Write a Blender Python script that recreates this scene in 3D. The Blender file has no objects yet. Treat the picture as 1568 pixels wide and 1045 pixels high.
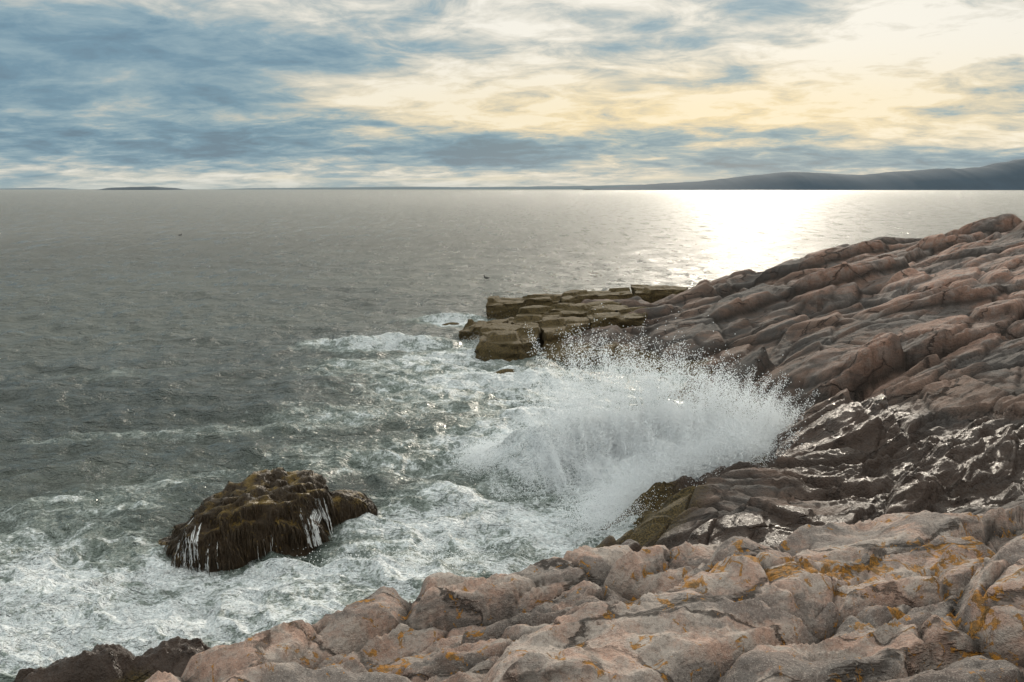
import bpy, math, numpy as np, bmesh
from mathutils import Vector, Matrix
from mathutils.bvhtree import BVHTree
rng=np.random.default_rng(7)
scene=bpy.context.scene
# ---------------------------------------------------------------- noise
def h2(ix,iy,seed):
    n=(ix*374761393+iy*668265263+seed*1442695041)&0xffffffff
    n=((n^(n>>13))*1274126177)&0xffffffff
    n=((n^(n>>15))*2246822519)&0xffffffff
    n=n^(n>>16)
    return n.astype(np.float64)/4294967296.0
def vn(x,y,seed=0):
    xi=np.floor(x).astype(np.int64); yi=np.floor(y).astype(np.int64)
    fx=x-xi; fy=y-yi
    fx=fx*fx*fx*(fx*(fx*6-15)+10); fy=fy*fy*fy*(fy*(fy*6-15)+10)
    a=h2(xi,yi,seed);b=h2(xi+1,yi,seed);c=h2(xi,yi+1,seed);d=h2(xi+1,yi+1,seed)
    return (a+(b-a)*fx)*(1-fy)+(c+(d-c)*fx)*fy
def fbm(x,y,o=4,seed=0,g=0.5):
    s=0;a=1;t=0
    for i in range(o):
        s=s+a*vn(x*2**i+i*17.3,y*2**i-i*9.1,seed+i);t+=a;a*=g
    return s/t-0.5
def voro(x,y,seed=0):
    """two nearest cells: F1,F2,id1,id2,dx1,dy1,dx2,dy2"""
    xi=np.floor(x).astype(np.int64); yi=np.floor(y).astype(np.int64)
    z=lambda v=0.:np.full(x.shape,v)
    F1=z(9.);F2=z(9.);i1=z();i2=z();a1=z();b1=z();a2=z();b2=z()
    for i in (-1,0,1):
        for j in (-1,0,1):
            cx=xi+i;cy=yi+j
            dx=x-(cx+0.1+0.8*h2(cx,cy,seed));dy=y-(cy+0.1+0.8*h2(cx,cy,seed+51));idn=h2(cx,cy,seed+99)
            d=np.sqrt(dx*dx+dy*dy)
            m=d<F1;m2=(~m)&(d<F2)
            F2=np.where(m,F1,np.where(m2,d,F2));i2=np.where(m,i1,np.where(m2,idn,i2));a2=np.where(m,a1,np.where(m2,dx,a2));b2=np.where(m,b1,np.where(m2,dy,b2))
            F1=np.where(m,d,F1);i1=np.where(m,idn,i1);a1=np.where(m,dx,a1);b1=np.where(m,dy,b1)
    return F1,F2,i1,i2,a1,b1,a2,b2
def sst(a,b,x):
    t=np.clip((x-a)/(b-a),0,1);return t*t*(3-2*t)
def rot(x,y,deg):
    c=math.cos(math.radians(deg));s=math.sin(math.radians(deg))
    return x*c+y*s,-x*s+y*c
# ---------------------------------------------------------------- mesh helper
def mesh_obj(name,co,faces,mat=None,smooth=True,attrs=None,parent=None):
    co=np.asarray(co,dtype=np.float32);faces=np.asarray(faces,dtype=np.int32)
    me=bpy.data.meshes.new(name)
    k=faces.shape[1]
    me.vertices.add(len(co));me.vertices.foreach_set('co',co.ravel())
    me.loops.add(faces.size);me.loops.foreach_set('vertex_index',faces.ravel())
    me.polygons.add(len(faces));me.polygons.foreach_set('loop_start',np.arange(0,faces.size,k,dtype=np.int32))
    me.polygons.foreach_set('loop_total',np.full(len(faces),k,dtype=np.int32))
    me.polygons.foreach_set('use_smooth',np.full(len(faces),smooth,dtype=bool))
    me.update(calc_edges=True)
    if attrs:
        for n,v in attrs.items():
            a=me.attributes.new(n,'FLOAT','POINT');a.data.foreach_set('value',np.asarray(v,dtype=np.float32).ravel())
    ob=bpy.data.objects.new(name,me);scene.collection.objects.link(ob)
    if mat: me.materials.append(mat)
    if parent: ob.parent=parent
    return ob
def grid_faces(nr,nc,keep=None):
    i=np.arange(nr*nc).reshape(nr,nc)
    f=np.stack([i[:-1,:-1],i[:-1,1:],i[1:,1:],i[1:,:-1]],-1).reshape(-1,4)
    if keep is not None:
        k=keep.ravel();f=f[k[f].any(1)]
    return f[:,::-1]
def compact(co,f,attrs):
    u,inv=np.unique(f,return_inverse=True)
    return co[u],inv.reshape(f.shape),{k:np.ravel(v)[u] for k,v in attrs.items()}
# ---------------------------------------------------------------- node helper
class NT:
    def __init__(s,nt): s.nt=nt;nt.nodes.clear()
    def n(s,t,**kw):
        nd=s.nt.nodes.new(t)
        for k,v in kw.items(): setattr(nd,k,v)
        return nd
    def set(s,sock,v):
        if isinstance(v,bpy.types.NodeSocket): s.nt.links.new(v,sock)
        else:
            if isinstance(v,(tuple,list)) and len(v)==3 and sock.type=='RGBA': v=(*v,1)
            sock.default_value=v
    def m(s,op,a,b=0.0,c=0.0,clamp=False):
        nd=s.n('ShaderNodeMath',operation=op,use_clamp=clamp)
        s.set(nd.inputs[0],a);s.set(nd.inputs[1],b);s.set(nd.inputs[2],c);return nd.outputs[0]
    def v(s,op,a,b=(0,0,0)):
        nd=s.n('ShaderNodeVectorMath',operation=op);s.set(nd.inputs[0],a);s.set(nd.inputs[1],b)
        return nd.outputs['Value'] if op in('LENGTH','DOT_PRODUCT','DISTANCE') else nd.outputs[0]
    def scale(s,a,k):
        nd=s.n('ShaderNodeVectorMath',operation='SCALE');s.set(nd.inputs[0],a);s.set(nd.inputs['Scale'],k);return nd.outputs[0]
    def mix(s,f,a,b,bt='MIX'):
        nd=s.n('ShaderNodeMix',data_type='RGBA',blend_type=bt,clamp_factor=True)
        s.set(nd.inputs['Factor'],f);s.set(nd.inputs[6],a);s.set(nd.inputs[7],b);return nd.outputs[2]
    def noise(s,vec,scale,detail=4,rough=0.5,dist=0.0):
        nd=s.n('ShaderNodeTexNoise');s.set(nd.inputs['Vector'],vec);nd.inputs['Scale'].default_value=scale
        nd.inputs['Detail'].default_value=detail;nd.inputs['Roughness'].default_value=rough;nd.inputs['Distortion'].default_value=dist
        return nd.outputs[0]
    def vor(s,vec,scale,feat='F1'):
        nd=s.n('ShaderNodeTexVoronoi',feature=feat);s.set(nd.inputs['Vector'],vec);nd.inputs['Scale'].default_value=scale
        return nd.outputs['Distance']
    def ramp(s,f,pts):
        nd=s.n('ShaderNodeValToRGB');e=nd.color_ramp.elements
        e[0].position=pts[0][0];e[0].color=(*pts[0][1],1);e[1].position=pts[-1][0];e[1].color=(*pts[-1][1],1)
        for p,c in pts[1:-1]:
            el=e.new(p);el.color=(*c,1)
        s.set(nd.inputs[0],f);return nd.outputs[0]
    def ss(s,x,a,b):
        nd=s.n('ShaderNodeMapRange',interpolation_type='SMOOTHSTEP');s.set(nd.inputs[0],x);nd.inputs[1].default_value=a;nd.inputs[2].default_value=b
        return nd.outputs[0]
    def attr(s,name):
        return s.n('ShaderNodeAttribute',attribute_name=name).outputs['Fac']
    def mapping(s,vec,rot=(0,0,0),scale=(1,1,1)):
        nd=s.n('ShaderNodeMapping');s.set(nd.inputs[0],vec);nd.inputs['Rotation'].default_value=rot;nd.inputs['Scale'].default_value=scale
        return nd.outputs[0]
    def bump(s,h,dist,strength=1.0,normal=None):
        nd=s.n('ShaderNodeBump');s.set(nd.inputs['Height'],h);nd.inputs['Distance'].default_value=dist;s.set(nd.inputs['Strength'],strength)
        if normal: s.set(nd.inputs['Normal'],normal)
        return nd.outputs[0]
def newmat(name):
    m=bpy.data.materials.new(name);m.use_nodes=True;return m,NT(m.node_tree)
def pbr(t,col,rough,normal=None):
    p=t.n('ShaderNodeBsdfPrincipled');t.set(p.inputs['Base Color'],col);t.set(p.inputs['Roughness'],rough)
    if normal: t.set(p.inputs['Normal'],normal)
    return p
def out(t,sh,sock='Surface'):
    o=t.n('ShaderNodeOutputMaterial');t.nt.links.new(sh,o.inputs[sock]);return o
# ---------------------------------------------------------------- sun & sky
SEL,SAZ=math.radians(18.5),math.radians(15.5)
sd=Vector((math.sin(SAZ)*math.cos(SEL),math.cos(SAZ)*math.cos(SEL),math.sin(SEL)))
L=bpy.data.lights.new('sun','SUN');L.energy=2.2;L.angle=math.radians(1.0);L.color=(1,.90,.76)
lo=bpy.data.objects.new('sun',L);scene.collection.objects.link(lo);lo.rotation_euler=sd.to_track_quat('Z','Y').to_euler()
lo.location=(20,60,40)
w=bpy.data.worlds.new('World');scene.world=w;w.use_nodes=True
t=NT(w.node_tree)
g=t.n('ShaderNodeTexCoord').outputs['Generated']
sp=t.n('ShaderNodeSeparateXYZ');t.set(sp.inputs[0],g);x,y,z=sp.outputs
zp=t.m('MAXIMUM',z,0.0)
den=t.m('ADD',zp,0.15)
cb=t.n('ShaderNodeCombineXYZ');t.set(cb.inputs[0],t.m('DIVIDE',x,den));t.set(cb.inputs[1],t.m('DIVIDE',y,den));P=cb.outputs[0]
n1=t.noise(P,1.05,6,0.58,0.3)
P2=t.mapping(P,rot=(0,0,math.radians(24)),scale=(0.85,1.05,1))
n2=t.noise(P2,4.4,6,0.64,0.45)
n3=t.noise(t.mapping(P,rot=(0,0,math.radians(-12)),scale=(.55,1.3,1)),1.4,3,0.55,0.2)
def gauss(cx,cz,rx,rz):
    a=t.m('DIVIDE',t.m('SUBTRACT',x,cx),rx);b=t.m('DIVIDE',t.m('SUBTRACT',z,cz),rz)
    r=t.m('ADD',t.m('MULTIPLY',a,a),t.m('MULTIPLY',b,b))
    return t.m('POWER',2.718,t.m('MULTIPLY',r,-1.0))
gL=gauss(-.44,.125,.28,.055)
V=t.m('ADD',0.74,t.m('MULTIPLY',t.m('SUBTRACT',n1,0.5),2.2))
V=t.m('ADD',V,t.m('MULTIPLY',t.m('SUBTRACT',n2,0.5),t.m('SUBTRACT',1.45,t.m('MULTIPLY',gL,.9))))
V=t.m('ADD',V,t.m('MULTIPLY',x,0.08))
V=t.m('SUBTRACT',V,t.m('MULTIPLY',gL,0.64))
V=t.m('SUBTRACT',V,t.m('MULTIPLY',gauss(-.14,.046,.55,.022),0.48))
V=t.m('SUBTRACT',V,t.m('MULTIPLY',gauss(.42,.030,.30,.010),0.55))
V=t.m('ADD',V,t.m('MULTIPLY',gauss(.32,.10,.35,.045),0.16))
V=t.m('ADD',V,t.m('MULTIPLY',gauss(-.10,.095,.22,.03),0.28))
warm=t.m('MULTIPLY',gauss(.20,.080,.48,.05),1.0,clamp=True)
cold=t.ramp(V,[(0,(.150,.23,.30)),(.25,(.185,.305,.39)),(.46,(.29,.41,.47)),(.64,(.48,.53,.52)),(.84,(.76,.74,.66)),(1,(.92,.89,.80))])
wrm=t.ramp(V,[(0,(.17,.26,.31)),(.25,(.21,.34,.41)),(.46,(.38,.46,.45)),(.64,(.66,.59,.43)),(.84,(.86,.71,.44)),(1,(.94,.82,.58))])
col=t.mix(warm,cold,wrm)
haze=t.m('POWER',2.718,t.m('MULTIPLY',zp,-75.0))
col=t.mix(t.m('MULTIPLY',haze,.65),col,(.38,.46,.46))
st=t.m('MULTIPLY',gauss(0.0,.013,.45,.0035),t.ss(n3,.42,.55))
col=t.mix(t.m('MULTIPLY',st,.7),col,(.80,.74,.58))
nis=t.n('ShaderNodeTexSky',sky_type='NISHITA',sun_disc=False,sun_elevation=SEL,sun_rotation=SAZ)
col=t.mix(.05,col,t.scale(nis.outputs[0],.06))
dt=t.m('MAXIMUM',t.v('DOT_PRODUCT',g,tuple(sd)),0.0)
gl=t.m('MULTIPLY',t.m('POWER',dt,30.0),t.ss(z,.20,.31))
col=t.v('ADD',col,t.scale((1.1,1.0,.80),gl))
hi=t.m('ADD',1.0,t.m('MULTIPLY',t.ss(z,.22,.55),.95))
bg=t.n('ShaderNodeBackground');t.set(bg.inputs[0],t.scale(col,hi));bg.inputs[1].default_value=1.0
o=t.n('ShaderNodeOutputWorld');t.nt.links.new(bg.outputs[0],o.inputs[0])
# ---------------------------------------------------------------- camera
H=8.0
cam=bpy.data.cameras.new('camera');co_=bpy.data.objects.new('camera',cam);scene.collection.objects.link(co_)
cam.lens=30;cam.sensor_width=36;cam.clip_end=100000;cam.clip_start=.1
co_.location=(0,0,H);co_.rotation_euler=(math.radians(90-10.09),0,0);scene.camera=co_
scene.view_settings.view_transform='Standard'
# ---------------------------------------------------------------- terrain base
CP=np.array([
(1.3,16.9,0),(2.1,18.2,0),(3.0,20.4,0),(4.2,21.6,.1),(6.3,23.2,.5),(7.6,26,.3),(7.6,30,.2),(6,34,0),(4.6,38,.1),(3.5,41,.5),
(0.5,15,.2),(-1.0,13,.0),(-4,12,-.6),(-2,16,-1.2),(0,19,-1.2),(2,23,-1.2),(5,27,-1),(4,31,-1.2),(1,36,-1),(-3,40,-1.5),(-4,50,-1.5),
(2.8,15,1.0),(3.0,18.0,1.05),(4.2,16.5,1.8),(5.4,16.2,1.6),(4.6,19.4,1.35),(6.1,20.5,1.35),(5.2,13,2.2),(7,21,1.15),(8.7,19.3,1.45),(8.6,16,1.8),(10.3,18,2.3),
(8.4,23.9,1.25),(10,20.7,2.1),(11.6,24.1,3.0),(8.4,30,.9),(6.6,39,.9),(8.8,41,1.5),(8.3,49.7,1.1),(3,49,.2),(2,53,.2),
(6,55.5,.2),(9,58,.6),(12,62,.1),(16,61,1.5),(18.5,57,2.8),(22.8,56.5,4.3),(26,54,4.9),(28.4,52,5.5),(30.5,49,6.3),(40,46,7.5),
(19,66,-.8),(26,66,1),(34,64,2.5),(40,74,-1),(28,76,-2),(12,70,-2.5),(50,60,6),
(21,28,5.2),(15,21,4.2),(12.8,20.8,3.1),(12,31,2.75),(18,41.5,4.0),(13,45,2.6),(11,50,1.6),(14,36,2.9),(16,54,2.4),
(10.2,14,2.6),(13,14,4),(18,16,5.5),(25,25,7),(35,35,8.0),(2,11,1.0),(6,10,3.0),(10,9,4.8),(-3,9,-.3),(-8,10,-1.5),(-12,20,-2.5),(-10,40,-3),(-6,60,-3.5),(10,80,-4),
],float)
cc=1.3
def phi(r2): return np.sqrt(r2+cc*cc)
n=len(CP)
A=np.zeros((n+3,n+3));d2=((CP[:,None,:2]-CP[None,:,:2])**2).sum(-1)
A[:n,:n]=phi(d2);A[:n,n]=1;A[:n,n+1:]=CP[:,:2];A[n:,:n]=A[:n,n:].T
W=np.linalg.solve(A,np.concatenate([CP[:,2],[0,0,0]]))
def head(X,Y):
    s=W[n]+W[n+1]*X+W[n+2]*Y
    for i in range(n): s=s+W[i]*phi((X-CP[i,0])**2+(Y-CP[i,1])**2)
    return s
def fgbase(X,Y):
    ye=np.interp(X,[-6,-4,-3,-2.4,-1.4,.4,1.4,3.4,5.4,8,14],[3.2,4.4,5.6,6.6,7.5,7.9,8.1,8.25,8.55,9,10])+.6*fbm(X*.8,Y*0+3,4,5)
    d=Y-ye
    sl=5.78-.2*Y+.1*X-.03*np.maximum(-X-1,0)**1.5
    return sl-1.7*np.log1p(np.exp(np.clip(d/.16,-50,50)))*.16
def bumps(X,Y):
    z=np.full(X.shape,-9.0)
    for cx,cy,rx,ry,hh,a in [(-6.6,11.9,1.5,.9,.90,12),(-5.0,12.1,1.5,.8,.95,-5),(-8.2,11.4,1.5,.7,.50,15),(-3.4,11.5,1.8,1.0,1.25,0),
                          (.0,16.9,.5,.3,.30,20),(.9,36.2,1.7,.5,.32,8),(-3.6,50.2,1.1,.5,.28,5),(-.2,36.9,.8,.4,.25,0)]:
        u,v=rot(X-cx,Y-cy,a);q=(u/rx)**2+(v/ry)**2
        z=np.maximum(z,hh*1.35-hh*1.35*q**.9-.15)
    m=(Y<14)&(X<0)
    nb=np.zeros(X.shape);nb[m]=.75*fbm(X[m]*1.3,Y[m]*1.6,6,91,.58)+.12*(1-np.abs(2*vn(X[m]*2+Y[m],Y[m]*4,93)-1))
    return z+nb
def cell(i,a,b,tx,ty,k):
    q=(i*9973.0)%1.0;q2=(i*7919.0)%1.0
    return (i-.5)*k+b*(q-.7)*ty+a*(q2-.5)*tx
def blend(c1_,c2_,e,w):
    k=sst(0,1,e/w)*.5;return c1_*(.5+k)+c2_*(.5-k)
def terrain(X,Y):
    h=head(X,Y);f=fgbase(X,Y);b=bumps(X,Y)
    zb=np.maximum(h,b)
    far=sst(13,32,Y)
    res=.0019*np.hypot(X,Y)          # radial sample spacing
    w1=np.maximum(.05,2.5*res/1.8);w2=np.maximum(.08,2.4*res/.9);w3=np.maximum(.14,2.8*res/.35)
    wx=X+2.0*fbm(X*.15,Y*.15,2,11);wy=Y+2.0*fbm(X*.15,Y*.15,2,12)
    s,nn=rot(wx,wy,12)
    F1,F2,i1,i2,a1,b1,a2,b2=voro(s/4.8,nn/3.8,3);e1=F2-F1
    det=blend(cell(i1,a1,b1,.8,1.2,1.35),cell(i2,a2,b2,.8,1.2,1.35),e1,w1)
    c1=1-sst(0,1,e1/w1)
    id1=i1
    sB,nB_=rot(s,nn,30)
    F1,F2,i1,i2,a1,b1,a2,b2=voro(sB/2.1+np.floor(id1*7)*3.3,nB_/1.8,8);e2=F2-F1
    fade1=sst(0,1,e1/(w1*1.6))
    det+=blend(cell(i1,a1,b1,.35,.60,.74),cell(i2,a2,b2,.35,.60,.74),e2,w2)*fade1
    c2=(1-sst(0,1,e2/w2))*(i1>.3)*fade1
    idb=i1;tone=blend(i1,i2,e2,w2)
    s3_,n3_=rot(s,nn,-20)
    F1,F2,i1,i2,a1,b1,a2,b2=voro(s3_/.9+np.floor(idb*7)*1.7,n3_/.6,18);e3=F2-F1
    nearw=1-sst(22,38,Y)*.75
    det2=blend(cell(i1,a1,b1,.10,.20,.22),cell(i2,a2,b2,.10,.20,.22),e3,w3)*nearw*sst(0,1,e2/(w2*1.5))
    c3=(1-sst(0,1,e3/np.minimum(w3*.6,.25)))*nearw*(i1>.35)
    per=8.5
    ph=nn/per+.6*fbm(s*.10,nn*.10,1,41);fr=ph-np.floor(ph)
    det+=.45*((1-fr)*sst(0,.06,fr)-.5)*sst(-.3,.1,fbm(X*.08+9,Y*.08,2,44))
    sc=(.50+.50*far)*(1-.40*sst(.02,.2,fbm(X*.13+4,Y*.13,2,33)))
    sc=np.minimum(sc,.22+.35*np.clip(h,0,3)+.3*far)
    rough=.18*fbm(X*.35,Y*.35,3,60)+.20*fbm(X*1.2,Y*.9,5,62,.6)+.045*fbm(X*6,Y*4,3,61)*nearw
    gw=np.exp(-((X-9)/3.2)**2-((Y-18)/4.0)**2)
    s2,n2_=rot(X+.6*fbm(X*.9,Y*.9,4,65),Y+.6*fbm(X*.9,Y*.9,4,66),30)
    gul=gw*(.20*(1-np.abs(2*vn(s2*.9,n2_*1.8,67)-1))+.13*(1-np.abs(2*vn(s2*2.2,n2_*4.2,68)-1))+.06*(1-np.abs(2*vn(s2*5,n2_*9,69)-1)))
    dh=det*sc+det2-.26*c1*sc-.14*c2*(.6+.4*far)-.045*c3+rough+gul
    dh=np.where(h<-.2,dh*np.clip(1+(h+.2)*1.0,.1,1),dh)
    zh=zb+dh
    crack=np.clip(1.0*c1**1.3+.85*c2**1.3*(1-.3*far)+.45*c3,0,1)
    # foreground shelf
    wx=X+.7*fbm(X*.7,Y*.7,5,71,.55);wy=Y+.7*fbm(X*.7,Y*.7,5,72,.55)
    s,nn=rot(wx,wy,27)
    F1,F2,i1,i2,a1,b1,a2,b2=voro(s/2.5,nn/1.0,23);e=F2-F1
    p1=sst(0,.24,e)**.5
    ig=i1
    dA=blend((i1-.5)*.32+b1*(i1-.4)*.42,(i2-.5)*.32+b2*(i2-.4)*.42,e,.16)
    F1,F2,j1,j2,a1,b1,a2,b2=voro(s/.8+np.floor(ig*5)*5,nn/.42,29);e2=F2-F1
    msk=sst(-.10,.10,fbm(X*.6,Y*.6,2,78))*sst(0,.15,e)
    p2=sst(0,.20,e2)**.5
    dB=blend((j1-.5)*.14+b1*(j1-.5)*.18,(j2-.5)*.14+b2*(j2-.5)*.18,e2,.18)
    ridg=1-np.abs(2*vn(s*.7,nn*2.2,75)-1)
    rid2=1-np.abs(2*vn(s*1.8+3*vn(X,Y,85),nn*6.0,79)-1)
    df=.22*(p1-1)+dA+(.085*(p2-1)+dB)*msk+.15*ridg+.08*rid2+.34*fbm(X*.9,Y*1.1,6,76,.54)+.075*fbm(X*5,Y*5.5,5,77,.6)
    zf=f+df
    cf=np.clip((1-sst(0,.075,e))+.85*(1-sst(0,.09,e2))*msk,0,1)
    fgm=sst(-.1,.1,zf-zh)
    z=np.maximum(zh,zf)
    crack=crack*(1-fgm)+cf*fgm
    tone=tone*(1-fgm)+ig*fgm
    return z,fgm,crack,tone
th=np.radians(np.linspace(-46,50,1180));r=np.concatenate([np.geomspace(1.6,13,400),np.geomspace(13,84,980)[1:]])
R,T=np.meshgrid(r,th,indexing='ij')
X=R*np.sin(T);Y=R*np.cos(T)
Z,fgm,crack,tone=terrain(X,Y)
Zs=Z.copy()
Zs[1:-1]=.25*Zs[:-2]+.5*Zs[1:-1]+.25*Zs[2:]
Zs[:,1:-1]=.25*Zs[:,:-2]+.5*Zs[:,1:-1]+.25*Zs[:,2:]
kz=sst(24,38,Y);Z=Z*(1-kz)+Zs*kz
wet=np.exp(-((X-8.8)/2.5)**2-((Y-17.8)/3.4)**2)*1.2
wet=np.maximum(wet,sst(1.9,.7,Z+.9*fbm(X*.4,Y*.4,3,81))*(1-.75*sst(25,31,Y)))
wet=np.maximum(wet,.85*np.exp(-((X-9)/2)**2-((Y-22)/2.5)**2))
wet=np.maximum(wet,sst(2.7,1.7,Z)*(Y<16))*(1-fgm)
dark=sst(5.0,1.8,Z+2.8*fbm(X*.22,Y*.22,4,84))*(1-fgm)
dark=np.maximum(dark,np.exp(-((X-12)/3.2)**2-((Y-21)/4.5)**2)*(1-fgm))
weed=sst(1.0,.25,Z+.5*fbm(X*.7,Y*.7,3,83))*(1-fgm)
weed=np.maximum(weed,1.2*np.exp(-((X-3.0)/1.4)**2-((Y-18.8)/2.4)**2)*(1-fgm))
lich=np.clip(np.exp(-((Y-6.55-.12*(X-3))/.45)**2)*sst(.9,1.6,X)*sst(5.5,4.3,X)+.8*np.exp(-((X+1.0)/.5)**2-((Y-6.1)/.5)**2)+.8*np.exp(-((X-3.4)/.8)**2-((Y-5.3)/.3)**2),0,1)
keep=(Z>-.7)
co=np.stack([X,Y,Z],-1).reshape(-1,3);f=grid_faces(*X.shape,keep=keep)
co,f,at=compact(co,f,dict(fg=fgm,crack=crack,wet=wet,weed=weed,dark=dark,lich=lich,tone=tone))
def rock_mat(name):
    m,t=newmat(name)
    ob=t.n('ShaderNodeTexCoord').outputs['Object']
    nA=t.noise(ob,.45,4,.6,.3);nB=t.noise(ob,2.6,6,.70,.2);nC=t.noise(ob,24,4,.7);nD=t.noise(ob,95,1,.6)
    st=t.noise(t.mapping(ob,rot=(0,0,math.radians(-22)),scale=(.35,1.6,2.2)),1.3,5,.65,.3)
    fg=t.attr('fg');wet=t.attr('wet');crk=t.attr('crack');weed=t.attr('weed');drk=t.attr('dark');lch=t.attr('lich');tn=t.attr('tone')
    # hairline joints
    wv=t.mapping(ob,rot=(0,0,math.radians(-25)),scale=(.55,1.25,.6))
    cmb=t.n('ShaderNodeCombineXYZ');t.set(cmb.inputs[0],t.m('MULTIPLY',nB,.55));t.set(cmb.inputs[1],t.m('MULTIPLY',st,.6))
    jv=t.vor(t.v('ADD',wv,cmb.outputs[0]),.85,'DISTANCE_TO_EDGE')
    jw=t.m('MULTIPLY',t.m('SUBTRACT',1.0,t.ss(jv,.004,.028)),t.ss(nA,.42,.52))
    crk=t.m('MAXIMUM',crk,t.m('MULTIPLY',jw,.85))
    hs=t.m('ADD',t.m('ADD',t.m('MULTIPLY',nA,.6),t.m('MULTIPLY',st,.4)),t.m('MULTIPLY',t.m('SUBTRACT',tn,.5),.16))
    head=t.mix(t.ss(hs,.41,.60),(.175,.148,.135),(.315,.180,.132))
    head=t.mix(t.m('MULTIPLY',t.ss(nB,.48,.62),.65),head,(.34,.275,.245))
    head=t.mix(t.m('MULTIPLY',t.ss(nB,.48,.36),.6),head,(.09,.068,.06))
    head=t.mix(t.m('MULTIPLY',drk,t.m('ADD',.45,t.m('MULTIPLY',nB,.9)),clamp=True),head,t.mix(t.ss(hs,.4,.6),(.082,.073,.068),(.155,.105,.082)))
    fgc=t.mix(t.ss(nB,.38,.60),(.35,.225,.175),(.345,.29,.255))
    fgc=t.mix(t.m('MULTIPLY',t.ss(st,.46,.58),.8),fgc,(.145,.125,.115))
    c=t.mix(fg,head,fgc)
    c=t.scale(c,t.m('ADD',.78,t.m('MULTIPLY',tn,.44)))
    c=t.mix(t.m('MULTIPLY',t.ss(nC,.47,.62),.65),c,t.mix(.55,c,(.05,.04,.035)))
    c=t.mix(t.m('MULTIPLY',t.ss(nD,.56,.68),t.m('MULTIPLY',fg,.4)),c,(.48,.41,.36))
    c=t.mix(t.m('MULTIPLY',crk,.92),c,(.028,.021,.017))  # dark joints, with occlusion-like crevice shade painted into the rock colour
    wn=t.m('MULTIPLY',wet,t.m('ADD',.6,t.m('MULTIPLY',nA,.9)),clamp=True)
    ww=t.ss(wn,.18,.65)
    c=t.mix(t.m('MULTIPLY',ww,.88),c,t.mix(nB,(.026,.019,.016),(.10,.062,.044)))
    we=t.m('MULTIPLY',t.ss(t.m('MULTIPLY',weed,t.m('ADD',.5,nB)),.30,.7),.92)
    c=t.mix(we,c,t.mix(t.ss(nC,.4,.65),(.040,.031,.014),(.17,.115,.038)))
    ln=t.noise(ob,6.0,5,.68,.9)
    li=t.ss(t.m('ADD',t.m('ADD',ln,t.m('MULTIPLY',crk,.05)),t.m('MULTIPLY',lch,.120)),.612,.65)
    li=t.m('MULTIPLY',li,fg)
    c=t.mix(t.m('MULTIPLY',li,.85),c,t.mix(t.ss(nC,.4,.6),(.16,.085,.02),(.40,.17,.015)))
    gl_=t.m('MULTIPLY',ww,t.m('SUBTRACT',1.0,t.m('MULTIPLY',we,.7)))
    rg=t.m('SUBTRACT',.88,t.m('MULTIPLY',gl_,t.m('ADD',.38,t.m('MULTIPLY',nB,.35))))
    hgt=t.m('SUBTRACT',t.m('ADD',t.m('MULTIPLY',nB,1.0),t.m('MULTIPLY',nC,.32)),t.m('MULTIPLY',jw,.5))
    bd=t.m('ADD',.75,t.m('MULTIPLY',t.m('SUBTRACT',1.0,fg),.25))
    p=pbr(t,c,rg,t.bump(hgt,.18,bd));p.inputs['Specular IOR Level'].default_value=.34
    out(t,p.outputs[0]);return m
rock=rock_mat('granite')
fgv=at['fg']>.5
ff=fgv[f].all(1)
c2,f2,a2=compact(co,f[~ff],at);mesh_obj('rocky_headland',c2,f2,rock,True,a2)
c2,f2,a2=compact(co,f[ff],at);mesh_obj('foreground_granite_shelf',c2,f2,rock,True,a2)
# ---------------------------------------------------------------- ledge blocks
def block(poly,z0,z1,seed,tilt=(0,0),res=.12):
    poly=np.array(poly,float);c=poly.mean(0)
    nseg=[]
    for i in range(len(poly)):
        a=poly[i];b=poly[(i+1)%len(poly)];k=max(2,int(np.linalg.norm(b-a)/res))
        for j in range(k): nseg.append(a+(b-a)*j/k)
    ring=np.array(nseg);N=len(ring)
    rows=[]
    nz=max(3,int((z1-z0)/res))
    for k in range(nz+1):
        u=k/nz;sh=1-.025*u**8
        rows.append(np.c_[c+(ring-c)*sh,np.full(N,z0+(z1-z0)*(u if u<1 else .985))])
    for q in (.97,.93,.87,.8,.72,.64,.55,.45,.35,.25,.14,.04):
        rows.append(np.c_[c+(ring-c)*q,np.full(N,z1)])
    V=np.concatenate(rows)
    x,y,z=V.T.copy()
    fr=np.clip((z-z0)/(z1-z0),0,1)
    z+=fr*((x-c[0])*tilt[0]+(y-c[1])*tilt[1])
    nx=fbm(x*.8+z*1.7,y*.8+z*.9,5,seed,.55)*.65;ny=fbm(x*.8-z*1.3,y*.8+z*1.9,5,seed+5,.55)*.55
    s,nn=rot(x,y,12)
    F1,F2,idd,id2_=voro(s/1.5,nn/1.2,seed+7)[:4];e=F2-F1
    z+=fr*(.36*(blend(idd,id2_,e,.10)-.5)-.14*(1-sst(0,.10,e))+.18*fbm(x*1.2,y*1.2,5,seed+9,.55))
    notch=.10*(1-sst(0,.2,np.abs(((z*2.3+.3*x+seed*.3)%1.0)-.5)))
    V=np.stack([x+nx-(x-c[0])*notch*.25,y+ny-(y-c[1])*notch*.4,z],1)
    rr=len(rows);fs=[]
    for k in range(rr-1):
        for i in range(N): fs.append((k*N+i,k*N+(i+1)%N,(k+1)*N+(i+1)%N,(k+1)*N+i))
    return V,np.array(fs)
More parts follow.
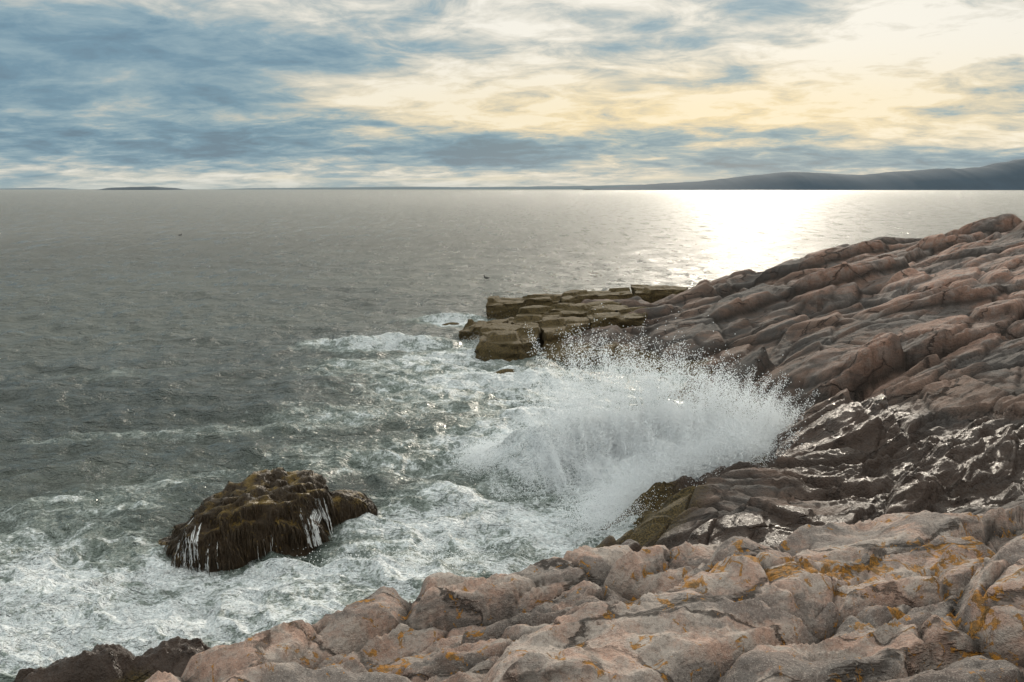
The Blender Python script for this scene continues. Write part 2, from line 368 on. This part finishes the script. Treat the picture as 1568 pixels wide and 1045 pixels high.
LB=[([(-1.7,51.6),(3.0,52.0),(3.2,54.5),(-1.4,54.8)],-1,1.2,1,(.02,.01)),
    ([(3.1,51.9),(7.6,53.5),(7.8,57),(3.2,56.4)],-1,1.35,11,(.03,-.02)),
    ([(-2.9,45.6),(-.6,45.0),(-.2,47.8),(-2.6,48.2)],-1,.60,2,(.08,.02)),
    ([(-.4,46.2),(2.6,46.4),(3.0,48.6),(-.2,48.9)],-1,.80,12,(.03,.03)),
    ([(.2,49.3),(5.0,48.2),(6.6,50.5),(6,51.6),(1.5,51.2)],-1,1.15,3,(.04,0)),
    ([(-1.7,40.2),(.3,39.7),(1.3,40.7),(1.4,43.4),(-.1,44.3),(-1.5,43.2)],-1,.98,4,(.02,.06)),
    ([(1.5,41.6),(3.4,42.1),(4.0,44.0),(3.9,46.0),(1.9,46.0),(1.4,44.3)],-1,1.12,5,(.07,.0)),
    ([(4.0,43.2),(6.8,44.6),(8.2,48),(5,48.6),(4.2,46.5)],-.8,1.35,6,(.04,.02)),
    ([(7.9,54.6),(11.3,54.8),(12,58.5),(8.2,58.3)],-.8,1.55,7,(-.02,0)),
    ([(2.4,37.6),(4.6,38.2),(5.2,40.2),(3.0,39.9)],-.8,.55,8,(.08,.02))]
vs=[];fs=[];tb=[];o0=0
for b in LB:
    v_,f_=block(*b[:3],b[3],b[4]);vs.append(v_);fs.append(f_+o0);o0+=len(v_);tb.append(np.full(len(v_),(b[3]*.37)%1))
vs=np.concatenate(vs);fs=np.concatenate(fs);zz=vs[:,2]
mesh_obj('rock_ledge',vs,fs,rock,True,dict(fg=0*zz,crack=0*zz,wet=.30+.4*sst(.5,.1,zz),weed=.72+.4*sst(1.3,.3,zz),dark=.6+0*zz,lich=0*zz,tone=np.concatenate(tb)))
# ---------------------------------------------------------------- sea
rn=H/np.tan(np.radians(np.linspace(58,2.1,1040)))
rf=np.geomspace(rn[-1],60000,80)[1:]
r=np.concatenate([rn,rf]);dr=np.gradient(r)
th=np.radians(np.linspace(-52,52,1150))
R,T=np.meshgrid(r,th,indexing='ij');DR=np.repeat(dr[:,None],len(th),1)
X=R*np.sin(T);Y=R*np.cos(T)
DX=np.maximum(DR,R*(th[1]-th[0]))
wX=X+2.8*fbm(X*.16,Y*.16,3,101);wY=Y+2.8*fbm(X*.16,Y*.16,3,102)
Z=np.zeros(X.shape)
lams=np.geomspace(.45,7,42)
gust=.8+.9*(fbm(X*.03,Y*.05,3,105)+.25)
for i,lam in enumerate(lams):
    a=math.radians(-95+rng.normal()*42);k=2*math.pi/lam
    ph=rng.random()*6.28
    am=(.054 if lam<2.5 else .032)/k
    fade=np.clip((lam/DX-1.8)/2.0,0,1)
    q=np.sin(k*(wX*math.cos(a)+wY*math.sin(a))+ph)
    Z+=am*fade*(q+.5*(q*q-.5))*gust
sw=np.sin(2*math.pi/13*(wX*math.cos(math.radians(-70))+wY*math.sin(math.radians(-70))))
Z+=.08*sw*np.clip((13/DX-2)/3,0,1)
FZ=[(-9.4,16.5,3.2,2.6,0,.64),(-12,18,3,2.5,0,.52),(-8.5,14.2,4,1.8,5,.66),(-5.0,14.5,3.5,1.7,5,.66),(-2.5,16.8,2.6,1.5,10,.80),(-4.5,17,1.6,1.2,20,.80),(-7.3,16.7,1.4,.7,30,.86),
    (-1.4,20.6,2.4,1.8,-20,.72),(1.0,18.6,1.7,1.9,30,.84),(-2.2,19.2,2,1,0,.76),(1.4,24.2,2.8,2.4,10,1.0),(.4,28.6,2.6,2.4,20,.84),(3,28,2.6,2.6,20,.95),(4.5,24,2.5,3,20,1.0),
    (3.0,21.4,1.5,1.5,30,1.05),(2.6,32.5,3.0,3.0,10,.85),(-6.2,43.4,2.8,1.6,5,.95),(-9.4,43.8,2.2,1.5,0,.70),(-4.0,51.5,2.6,2.2,10,.80),(-3.4,34,4.0,3.4,20,.70),(-6.7,38.4,3.4,2.4,15,.66),(-2.6,40,2.2,3.0,0,.82),
    (-8.5,23,4,1.2,10,.42),(-9,28,4.5,1.0,10,.40),(-4.5,24.5,3.5,1.2,-10,.50),(-18,37,4,.7,4,.38),(-14,27,3,.7,4,.36),(-6,30,4,1.1,10,.50),(0,42,2,3,0,.74),(-1.6,26,2.5,1.6,-15,.60),(-11,21,3,1.0,5,.48),(.3,35,3,2,0,.68)]
near=R<90
Xn,Yn=X[near],Y[near]
fw=Xn+1.6*fbm(Xn*.5,Yn*.5,3,111);fv=Yn+1.6*fbm(Xn*.5,Yn*.5,3,112)
fo=np.zeros(Xn.shape)
for cx,cy,rx,ry,a,am in FZ:
    u,v=rot(fw-cx,fv-cy,a);fo=1-(1-fo)*(1-min(.98,.88*am)*np.exp(-(u/rx)**2-(v/ry)**2))
hT=np.maximum(head(Xn,Yn),bumps(Xn,Yn))
shore=np.exp(-np.abs(np.minimum(hT,0))/.45)
fo=1-(1-fo)*(1-.5*shore*sst(60,50,Yn))
foam=np.zeros(X.shape);foam[near]=fo
zn=Z[near]*(1-.35*np.clip(fo,0,1))
rg=lambda x,y,s:1-np.abs(2*vn(x,y,s)-1)
s,nn=rot(fw,fv,-25)
zn+=np.clip(fo,0,1)*(.40*(rg(s*.45,nn*.75,121)-.5)+.22*(rg(s*1.2,nn*1.8,122)-.5)+.11*(rg(s*3,nn*3.4,123)-.5)+.05*(rg(s*7,nn*7,124)-.5))
for cx,cy,rx,ry,a,am in [(1.3,24.2,2.0,1.1,18,.95),(3.5,23.6,2.0,1.3,20,.9),(.3,28.8,2.5,.8,20,.5),(-6.4,43.6,3.2,.6,5,.6),(-1.9,16.9,2.0,.6,15,.25),(-1.2,21,2.0,.6,-25,.25),(-3.8,51.8,2.2,.6,5,.4),(-6.6,25.5,4.5,.9,5,.22),(-2.5,35,4,.7,8,.3)]:
    u,v=rot(fw-cx,fv-cy,a);zn+=am*np.exp(-(u/rx)**2-(v/ry)**2)
zn-=.35*np.exp(-((fw+1.5)/2.5)**2-((fv-23.5)/1.4)**2)
Z[near]=zn
co=np.stack([X,Y,Z],-1).reshape(-1,3);f=grid_faces(*X.shape)
m,t=newmat('sea_water')
ob=t.n('ShaderNodeTexCoord').outputs['Object']
fo=t.attr('foam')
wn=t.n('ShaderNodeTexNoise');t.set(wn.inputs['Vector'],ob);wn.inputs['Scale'].default_value=.55;wn.inputs['Detail'].default_value=6;wn.inputs['Roughness'].default_value=.6
off=t.v('MULTIPLY',t.v('SUBTRACT',wn.outputs['Color'],(.5,.5,.5)),(2.6,2.6,0))
Pw=t.v('ADD',ob,off)
Ps=t.mapping(Pw,rot=(0,0,math.radians(18)),scale=(.6,1.1,1))
lace1=t.vor(Ps,1.5,'DISTANCE_TO_EDGE');lace2=t.vor(Pw,4.2,'DISTANCE_TO_EDGE')
fn=t.noise(Ps,1.5,8,.74,.25);fn2=t.noise(ob,11,4,.7,.3)
l1=t.m('SUBTRACT',1.0,t.ss(lace1,0,.16));l2=t.m('SUBTRACT',1.0,t.ss(lace2,0,.20))
pat=t.m('ADD',t.m('MULTIPLY',fn,1.50),t.m('ADD',t.m('MULTIPLY',l1,.09),t.m('MULTIPLY',l2,.12)))
pat=t.m('ADD',pat,t.m('MULTIPLY',t.m('SUBTRACT',fn2,.5),.60))
dv=t.m('SUBTRACT',pat,t.m('SUBTRACT',1.37,t.m('MULTIPLY',fo,.98)))
fm=t.ss(dv,-.02,.20)
soft=t.ss(dv,-.30,.12)
tint=t.ss(fo,.10,.7)
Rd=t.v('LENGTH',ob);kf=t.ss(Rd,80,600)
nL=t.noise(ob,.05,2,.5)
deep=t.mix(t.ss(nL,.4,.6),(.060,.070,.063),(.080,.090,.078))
deep=t.mix(t.ss(Rd,25,200),deep,(.225,.220,.200))  # far water: brightness of the reflected sky painted into the base colour
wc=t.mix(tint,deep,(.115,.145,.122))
wc=t.mix(t.m('MULTIPLY',soft,.62),wc,(.40,.44,.42))
c=t.mix(fm,wc,t.mix(t.ss(fn2,.40,.60),(.84,.86,.87),(.62,.66,.67)))
fa=t.noise(t.mapping(ob,rot=(0,0,math.radians(6)),scale=(1.0,.40,1)),.75,5,.80,.2)
fb=t.noise(t.mapping(ob,rot=(0,0,math.radians(-4)),scale=(.42,.10,1)),1.0,6,.80,.3)
fmix=t.n('ShaderNodeMix',data_type='FLOAT');t.set(fmix.inputs[0],t.ss(Rd,70,170));t.set(fmix.inputs[2],fa);t.set(fmix.inputs[3],fb);fab=fmix.outputs[0]
fac=t.ss(fab,.52,.57)
base_r=t.mix(fac,(.50,.50,.50),(.12,.12,.12))
rgn=t.m('ADD',t.mix(t.ss(Rd,22,60),(.10,.10,.10),base_r),t.m('MULTIPLY',soft,.45),clamp=True)
Pr=t.mapping(ob,rot=(0,0,math.radians(8)),scale=(.6,1.35,1))
b1=t.noise(Pr,.35,3,.5,.4);b2=t.noise(Pr,1.3,5,.64,.5);b3=t.noise(Pr,5.0,4,.6,.3)
gs=t.m('ADD',.65,t.m('MULTIPLY',fa,.9))
kk=t.m('MULTIPLY',gs,t.m('SUBTRACT',1.0,t.m('MULTIPLY',kf,.35)))
nb=t.bump(fb,2.4,t.m('MULTIPLY',t.ss(Rd,45,150),1.0));nb=t.bump(b1,.6,kk,nb);nb=t.bump(b2,.60,kk,nb);nb=t.bump(t.m('ADD',b3,t.m('MULTIPLY',t.m('MULTIPLY',fn2,fo),.8)),.105,kk,nb)
p=pbr(t,c,rgn,nb);p.inputs['IOR'].default_value=1.333
far_=t.ss(Rd,40,100)
t.set(p.inputs['Specular IOR Level'],t.m('SUBTRACT',.5,t.m('MULTIPLY',far_,t.m('MULTIPLY',t.m('SUBTRACT',1.0,fac),.24))))
out(t,p.outputs[0])
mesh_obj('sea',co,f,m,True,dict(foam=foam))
# ---------------------------------------------------------------- boulder with rockweed
def ico(sub):
    bm=bmesh.new();bmesh.ops.create_icosphere(bm,subdivisions=sub,radius=1)
    v=np.array([q.co[:] for q in bm.verts]);f_=np.array([[q.index for q in p.verts] for p in bm.faces]);bm.free();return v,f_
iv,if_=ico(6)
def lump(c,r,ang,seed,pw=.75,lean=0.0,am=.16,fine=.12):
    v=np.sign(iv)*np.abs(iv)**pw
    v/= (np.abs(v)**3.0).sum(1,keepdims=True)**(1/3.0)*.92
    x,y,z=v.T
    d=1+am*2*(fbm(x*1.4+z*1.1+seed,y*1.4-z*.8,4,seed))+fine*fbm(x*5+z*2,y*5+z*3,4,seed+3)
    z=z*(1+lean*x)
    P=np.stack([x*r[0],y*r[1],z*r[2]],1)*d[:,None]
    a=math.radians(ang);X_=P[:,0]*math.cos(a)-P[:,1]*math.sin(a);Y_=P[:,0]*math.sin(a)+P[:,1]*math.cos(a)
    return np.stack([X_+c[0],Y_+c[1],P[:,2]+c[2]],1)
parts=[lump((-5.9,18.65,-.1),(1.58,.88,1.28),34,205,.78,.18,.17,.30),lump((-4.2,20.1,-.05),(.60,.48,.62),20,211,.9),lump((-7.75,18.5,-.2),(.38,.33,.30),10,221,.9),lump((-3.8,20.3,-.15),(.30,.33,.45),20,231,.9)]
bv=np.concatenate(parts);bf=np.concatenate([if_+i*len(iv) for i in range(len(parts))])
m,t=newmat('seaweed_rock')
ob=t.n('ShaderNodeTexCoord').outputs['Object'];nz=t.n('ShaderNodeNewGeometry').outputs['Normal']
s3=t.n('ShaderNodeSeparateXYZ');t.set(s3.inputs[0],nz)
nA=t.noise(t.mapping(ob,scale=(7,7,1.6)),1.6,6,.65,.3);nB=t.noise(ob,2.4,6,.65)
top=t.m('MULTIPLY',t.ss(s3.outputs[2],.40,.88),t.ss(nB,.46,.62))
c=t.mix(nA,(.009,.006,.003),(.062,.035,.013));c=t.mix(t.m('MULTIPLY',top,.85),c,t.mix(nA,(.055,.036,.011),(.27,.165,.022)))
p=pbr(t,c,t.m('SUBTRACT',.6,t.m('MULTIPLY',nA,.25)),t.bump(nA,.12,1.0));p.inputs['Specular IOR Level'].default_value=.38;out(t,p.outputs[0])
boulder=mesh_obj('seaweed_covered_boulder',bv,bf,m,True)
weedm=m
bvh=BVHTree.FromPolygons([tuple(q) for q in bv],[tuple(int(a) for a in q) for q in bf])
def vnorm(v,f_):
    fn_=np.cross(v[f_[:,1]]-v[f_[:,0]],v[f_[:,2]]-v[f_[:,0]]);n_=np.zeros(v.shape)
    for k in range(3): np.add.at(n_,f_[:,k],fn_)
    return n_/(np.linalg.norm(n_,axis=1,keepdims=True)+1e-9)
nrm=vnorm(bv,bf)
def fronds(bv,nrm,cand,n_,K=5,wr=(.006,.018),lr=(.03,.085)):
    sel=rng.choice(cand,n_)
    p=bv[sel].copy();nr=nrm[sel].copy();flat=nr*np.array([1,1,0]);flat/=np.linalg.norm(flat,axis=1,keepdims=True)+1e-6
    side=np.stack([-flat[:,1],flat[:,0],0*flat[:,0]],1)
    side=side+rng.normal(0,.35,side.shape);wd=rng.uniform(*wr,(n_,1));ln=rng.uniform(*lr,(n_,1))
    V_=[];q=p+nr*.01
    dirv=nr*.9+rng.normal(0,.3,nr.shape)
    for k in range(K):
        ww=wd*(1-.75*k/(K-1));V_.append(q-side*ww);V_.append(q+side*ww)
        dirv=dirv*.55+np.array([0,0,-.75])+flat*.12;dn=dirv/np.linalg.norm(dirv,axis=1,keepdims=True);q=q+dn*ln
    V_=np.stack(V_,1);fs=[]
    for k in range(K-1):
        b0=np.arange(n_)*2*K+2*k;fs.append(np.stack([b0,b0+1,b0+3,b0+2],1))
    return V_.reshape(-1,3),np.concatenate(fs)
a_,b_=fronds(bv,nrm,np.where((bv[:,2]>.08)&(nrm[:,2]<.75))[0],11000)
mesh_obj('rockweed_fronds',a_,b_,weedm,True,parent=boulder)
mw,t=newmat('white_water')
d=t.n('ShaderNodeBsdfDiffuse');d.inputs[0].default_value=(.93,.945,.955,1)
tr=t.n('ShaderNodeBsdfTranslucent');tr.inputs[0].default_value=(.95,.96,.97,1)
ms=t.n('ShaderNodeMixShader');ms.inputs[0].default_value=.45;t.nt.links.new(d.outputs[0],ms.inputs[1]);t.nt.links.new(tr.outputs[0],ms.inputs[2]);out(t,ms.outputs[0])
VV=[];FF=[];o0=0
def stream(x0,z0,x1,n_,spread):
    global o0
    for i in range(n_):
        xs=x0+rng.normal()*spread;zt=z0*rng.uniform(.6,1.0);w0=rng.uniform(.003,.011)*(2 if rng.random()<.15 else 1)
        pts=[];zc=zt;xc=xs;ylast=None;ze=zt*rng.choice([0,0,.2,.5]) -.05
        while zc>ze:
            h=bvh.ray_cast(Vector((xc,8,zc)),Vector((0,1,0)))
            yy=h[0].y-.03 if h[0] is not None else ylast
            if yy is None: zc-=.08;continue
            if ylast is not None: yy=min(yy,ylast)
            ylast=yy;pts.append((xc,yy,zc));zc-=.05;xc+=rng.normal()*.008+x1*.05
        if len(pts)<3: continue
        for j,(a,b,c_) in enumerate(pts):
            q=w0*rng.uniform(.4,1.5)*min(1,(j+.3)/3);VV.extend([(a-q,b,c_),(a,b-.012,c_),(a+q,b,c_)])
        for k in range(len(pts)-1):
            b0=o0+3*k;FF.extend([(b0,b0+1,b0+4,b0+3),(b0+1,b0+2,b0+5,b0+4)])
        o0+=3*len(pts)
stream(-7.05,.85,0,18,.10);stream(-6.8,.9,.02,14,.07);stream(-6.5,.6,0,4,.05);stream(-4.6,.9,.25,46,.09);stream(-5.4,.5,0,4,.15)
mesh_obj('water_runoff',np.array(VV),np.array(FF),mw,True,parent=boulder)
# ---------------------------------------------------------------- wave splash
topX=[-.8,0,1.2,1.9,2.4,3.1,4,5.2,6,7,8,8.7];topZ=[.2,.5,1.5,2.9,3.5,2.9,3.0,2.7,2.3,1.8,1.25,.4]
def Ht(x): return np.interp(x,topX,topZ)
def Yc(x): return 24.0+.22*(x-4)
core=[]
for i,(c,r_,a) in enumerate([((2.0,23.8,.2),(.8,.7,.8),10),((3.0,23.9,.3),(.9,.65,1.1),10),((4.2,24,.3),(1.1,.65,1.15),10),((5.4,24.2,.3),(1.0,.65,1.0),10),((6.5,24.5,.5),(.8,.5,.55),10),((3.2,22.6,.0),(1.0,.8,.65),20),((4.8,23.1,.2),(1.1,.65,.8),20),((6.1,23.5,.5),(.8,.45,.55),15)]):
    core.append(lump(c,r_,a,501+i*7,1.0,0,.36,.34))
cv=np.concatenate(core);cf_=np.concatenate([if_+i*len(iv) for i in range(len(core))])
P=[];S=[]
cn=vnorm(cv,cf_)
sel=rng.integers(0,len(cv),190000)
P.append(cv[sel]+cn[sel]*(rng.exponential(.16,(len(sel),1)))+rng.normal(0,.05,(len(sel),3)));S.append(rng.uniform(.004,.010,len(sel)))
N=300000
x=rng.uniform(-.6,8.6,N);u=rng.random(N)**1.1
z=Ht(x)*u*(.90+.5*fbm(x*1.8,u*2,3,301));y=Yc(x)+rng.normal(0,.8,N)*(1-.5*u)-(1-u)*1.5
dens=fbm(x*2.2+y*.6+z*.4,z*1.0-x*.7,5,303,.62)+.5
k=rng.random(N)<np.clip((dens-.42)*5.5,.02,1)*np.clip(1.3-u*.95,0,1)*sst(-.6,2.0,x+rng.normal(0,.4,N))
P.append(np.stack([x,y,z],1)[k]);S.append(rng.uniform(.004,.010,k.sum()))
NJ=600;M=270
jx=rng.uniform(.9,8.3,NJ);jl=(jx-4.0)*.12+rng.normal(0,.22,NJ);jh=Ht(jx)*(.35+.95*rng.random(NJ)**1.1);jy=Yc(jx)+rng.normal(0,.8,NJ)
v=rng.random((NJ,M))**.75
sp=.012+.060*v
px=jx[:,None]+jl[:,None]*v*jh[:,None]+rng.normal(0,1,(NJ,M))*sp
py=jy[:,None]-.5*(1-v)+rng.normal(0,1,(NJ,M))*sp*1.5;pz=jh[:,None]*(v*1.0)+rng.normal(0,1,(NJ,M))*sp
P.append(np.stack([px,py,pz],-1).reshape(-1,3));S.append(rng.uniform(.004,.012,NJ*M))
N=10000
x=rng.uniform(1.2,9.2,N);z=Ht(x)*rng.uniform(.75,1.05,N)+rng.exponential(.24,N);y=Yc(x)+rng.normal(0,1,N)
P.append(np.stack([x,y,z],1));S.append(rng.uniform(.004,.015,N))
N=60000
s_=rng.random(N);bx=np.interp(s_,[0,.3,.6,1],[1.7,3.0,4.4,6.8]);by=np.interp(s_,[0,.3,.6,1],[19.2,20.8,21.8,22.7])
P.append(np.stack([bx+rng.normal(0,.35,N),by+rng.normal(0,.5,N),.1+np.abs(rng.normal(0,.35,N))*(.4+s_)+s_*.8],1));S.append(rng.uniform(.004,.010,N))
N=55000
s_=rng.random(N);bx=np.interp(s_,[0,1],[-1.2,2.4]);hh=.20+1.0*s_
P.append(np.stack([bx+rng.normal(0,.3,N),24.2+rng.normal(0,.6,N)-.2*s_,hh*rng.random(N)**.7+rng.exponential(.10,N)],1));S.append(rng.uniform(.004,.010,N))
for cx,cy,rx,ry,hh,nn0 in [(-6.4,43.4,1.7,.4,.5,4500),(-3.8,51.6,1.4,.4,.45,3000),(-1.6,44,.4,2,.3,2500),(-1.6,17.2,1.3,.4,.12,3000)]:
    P.append(np.stack([cx+rng.normal(0,rx,nn0),cy+rng.normal(0,ry,nn0),.05+rng.exponential(hh*.4,nn0)],1));S.append(rng.uniform(.004,.010,nn0))
P=np.concatenate(P);S=np.concatenate(S);k=P[:,2]>.02;P=P[k];S=S[k];N=len(P)
tet=np.array([(1,1,1),(1,-1,-1),(-1,1,-1),(-1,-1,1)],float)
q4=rng.normal(size=(N,4));q4/=np.linalg.norm(q4,axis=1,keepdims=True);a,b,c,d_=q4.T
Rm=np.stack([1-2*(c*c+d_*d_),2*(b*c-a*d_),2*(b*d_+a*c),2*(b*c+a*d_),1-2*(b*b+d_*d_),2*(c*d_-a*b),2*(b*d_-a*c),2*(c*d_+a*b),1-2*(b*b+c*c)],1).reshape(-1,3,3)
V_=P[:,None,:]+np.einsum('kj,nij->nki',tet,Rm)*S[:,None,None]
F_=(np.arange(N)[:,None,None]*4+np.array([(0,1,2),(0,3,1),(0,2,3),(1,3,2)])[None]).reshape(-1,3)
splash=mesh_obj('wave_splash',V_.reshape(-1,3),F_,mw,False)
mesh_obj('surge',cv,cf_,mw,True,parent=splash)
# ---------------------------------------------------------------- distant land
def ridge(name,pts,dist,depth,col,seed,parent=None):
    px=np.array([p[0] for p in pts],float);pz=np.array([p[1] for p in pts],float)
    xs=np.linspace(px[0],px[-1],420);zs=np.interp(xs,px,pz);zs=np.convolve(np.pad(zs,6,mode='edge'),np.ones(13)/13,'valid')
    zs=zs*(1+.10*fbm(xs/ (depth*.25),xs*0,4,seed))+ (zs>4)*5*fbm(xs/60,xs*0,3,seed+1)
    zs=np.maximum(zs,0)
    rows=[];K=9
    for j in range(K):
        u=j/(K-1);e=math.sin(math.pi*u)**.8
        rows.append(np.stack([xs,dist+depth*(u-.5)+0*xs,zs*e*(1+.15*fbm(xs/300+j*3,xs*0,3,seed+j))-.5],1))
    m,t=newmat(name+'_mat');ob=t.n('ShaderNodeTexCoord').outputs['Object']
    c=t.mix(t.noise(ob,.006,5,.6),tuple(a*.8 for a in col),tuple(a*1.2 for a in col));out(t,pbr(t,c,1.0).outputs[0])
    return mesh_obj(name,np.concatenate(rows),grid_faces(K,len(xs)),m,True,parent=parent)
hp=[(900,289.5),(950,285),(1000,281),(1060,278),(1110,273),(1160,267),(1210,263),(1260,264),(1300,268),(1340,265),(1400,259),(1450,258),(1500,253),(1568,244),(1700,236),(1900,262),(2100,289)]
sc_=7880/1307
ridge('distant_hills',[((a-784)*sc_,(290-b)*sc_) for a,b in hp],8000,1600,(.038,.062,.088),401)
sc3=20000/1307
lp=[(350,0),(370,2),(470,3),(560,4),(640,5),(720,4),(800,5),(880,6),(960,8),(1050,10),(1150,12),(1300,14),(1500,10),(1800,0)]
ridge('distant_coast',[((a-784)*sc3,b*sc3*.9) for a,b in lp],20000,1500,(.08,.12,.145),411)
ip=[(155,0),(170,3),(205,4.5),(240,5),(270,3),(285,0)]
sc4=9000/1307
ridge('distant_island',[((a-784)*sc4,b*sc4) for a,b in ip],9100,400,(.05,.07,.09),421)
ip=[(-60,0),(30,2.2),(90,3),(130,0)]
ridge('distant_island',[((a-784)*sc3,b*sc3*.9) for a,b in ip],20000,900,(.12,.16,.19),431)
# ---------------------------------------------------------------- seabirds resting on the water
def bird(loc,s=1.0,head_=0):
    bm=bmesh.new()
    for c,r_ in [((0,0,.10),(.30,.12,.11)),((.24,0,.17),(.07,.05,.13)),((.28,0,.30),(.075,.055,.055)),((-.30,0,.13),(.14,.06,.035))]:
        bmesh.ops.create_uvsphere(bm,u_segments=14,v_segments=10,radius=1,matrix=Matrix.Translation(c)@Matrix.Diagonal((*r_,1)))
    bmesh.ops.create_cone(bm,segments=8,radius1=.02,radius2=.004,depth=.11,matrix=Matrix.Translation((.39,0,.295))@Matrix.Rotation(math.radians(90),4,'Y'))
    me=bpy.data.meshes.new('seabird');bm.to_mesh(me);bm.free()
    m,t=newmat('dark_feathers');out(t,pbr(t,t.mix(t.noise(t.n('ShaderNodeTexCoord').outputs['Object'],12),(.02,.02,.02),(.06,.055,.05)),.6).outputs[0])
    me.materials.append(m);ob=bpy.data.objects.new('seabird',me);scene.collection.objects.link(ob);ob.location=loc;ob.scale=(s,s,s);ob.rotation_euler=(0,0,head_)
bird((-2.3,77,.02),.9,2.6);bird((-58,150,0.02),.9,.4)
print('drops',N)
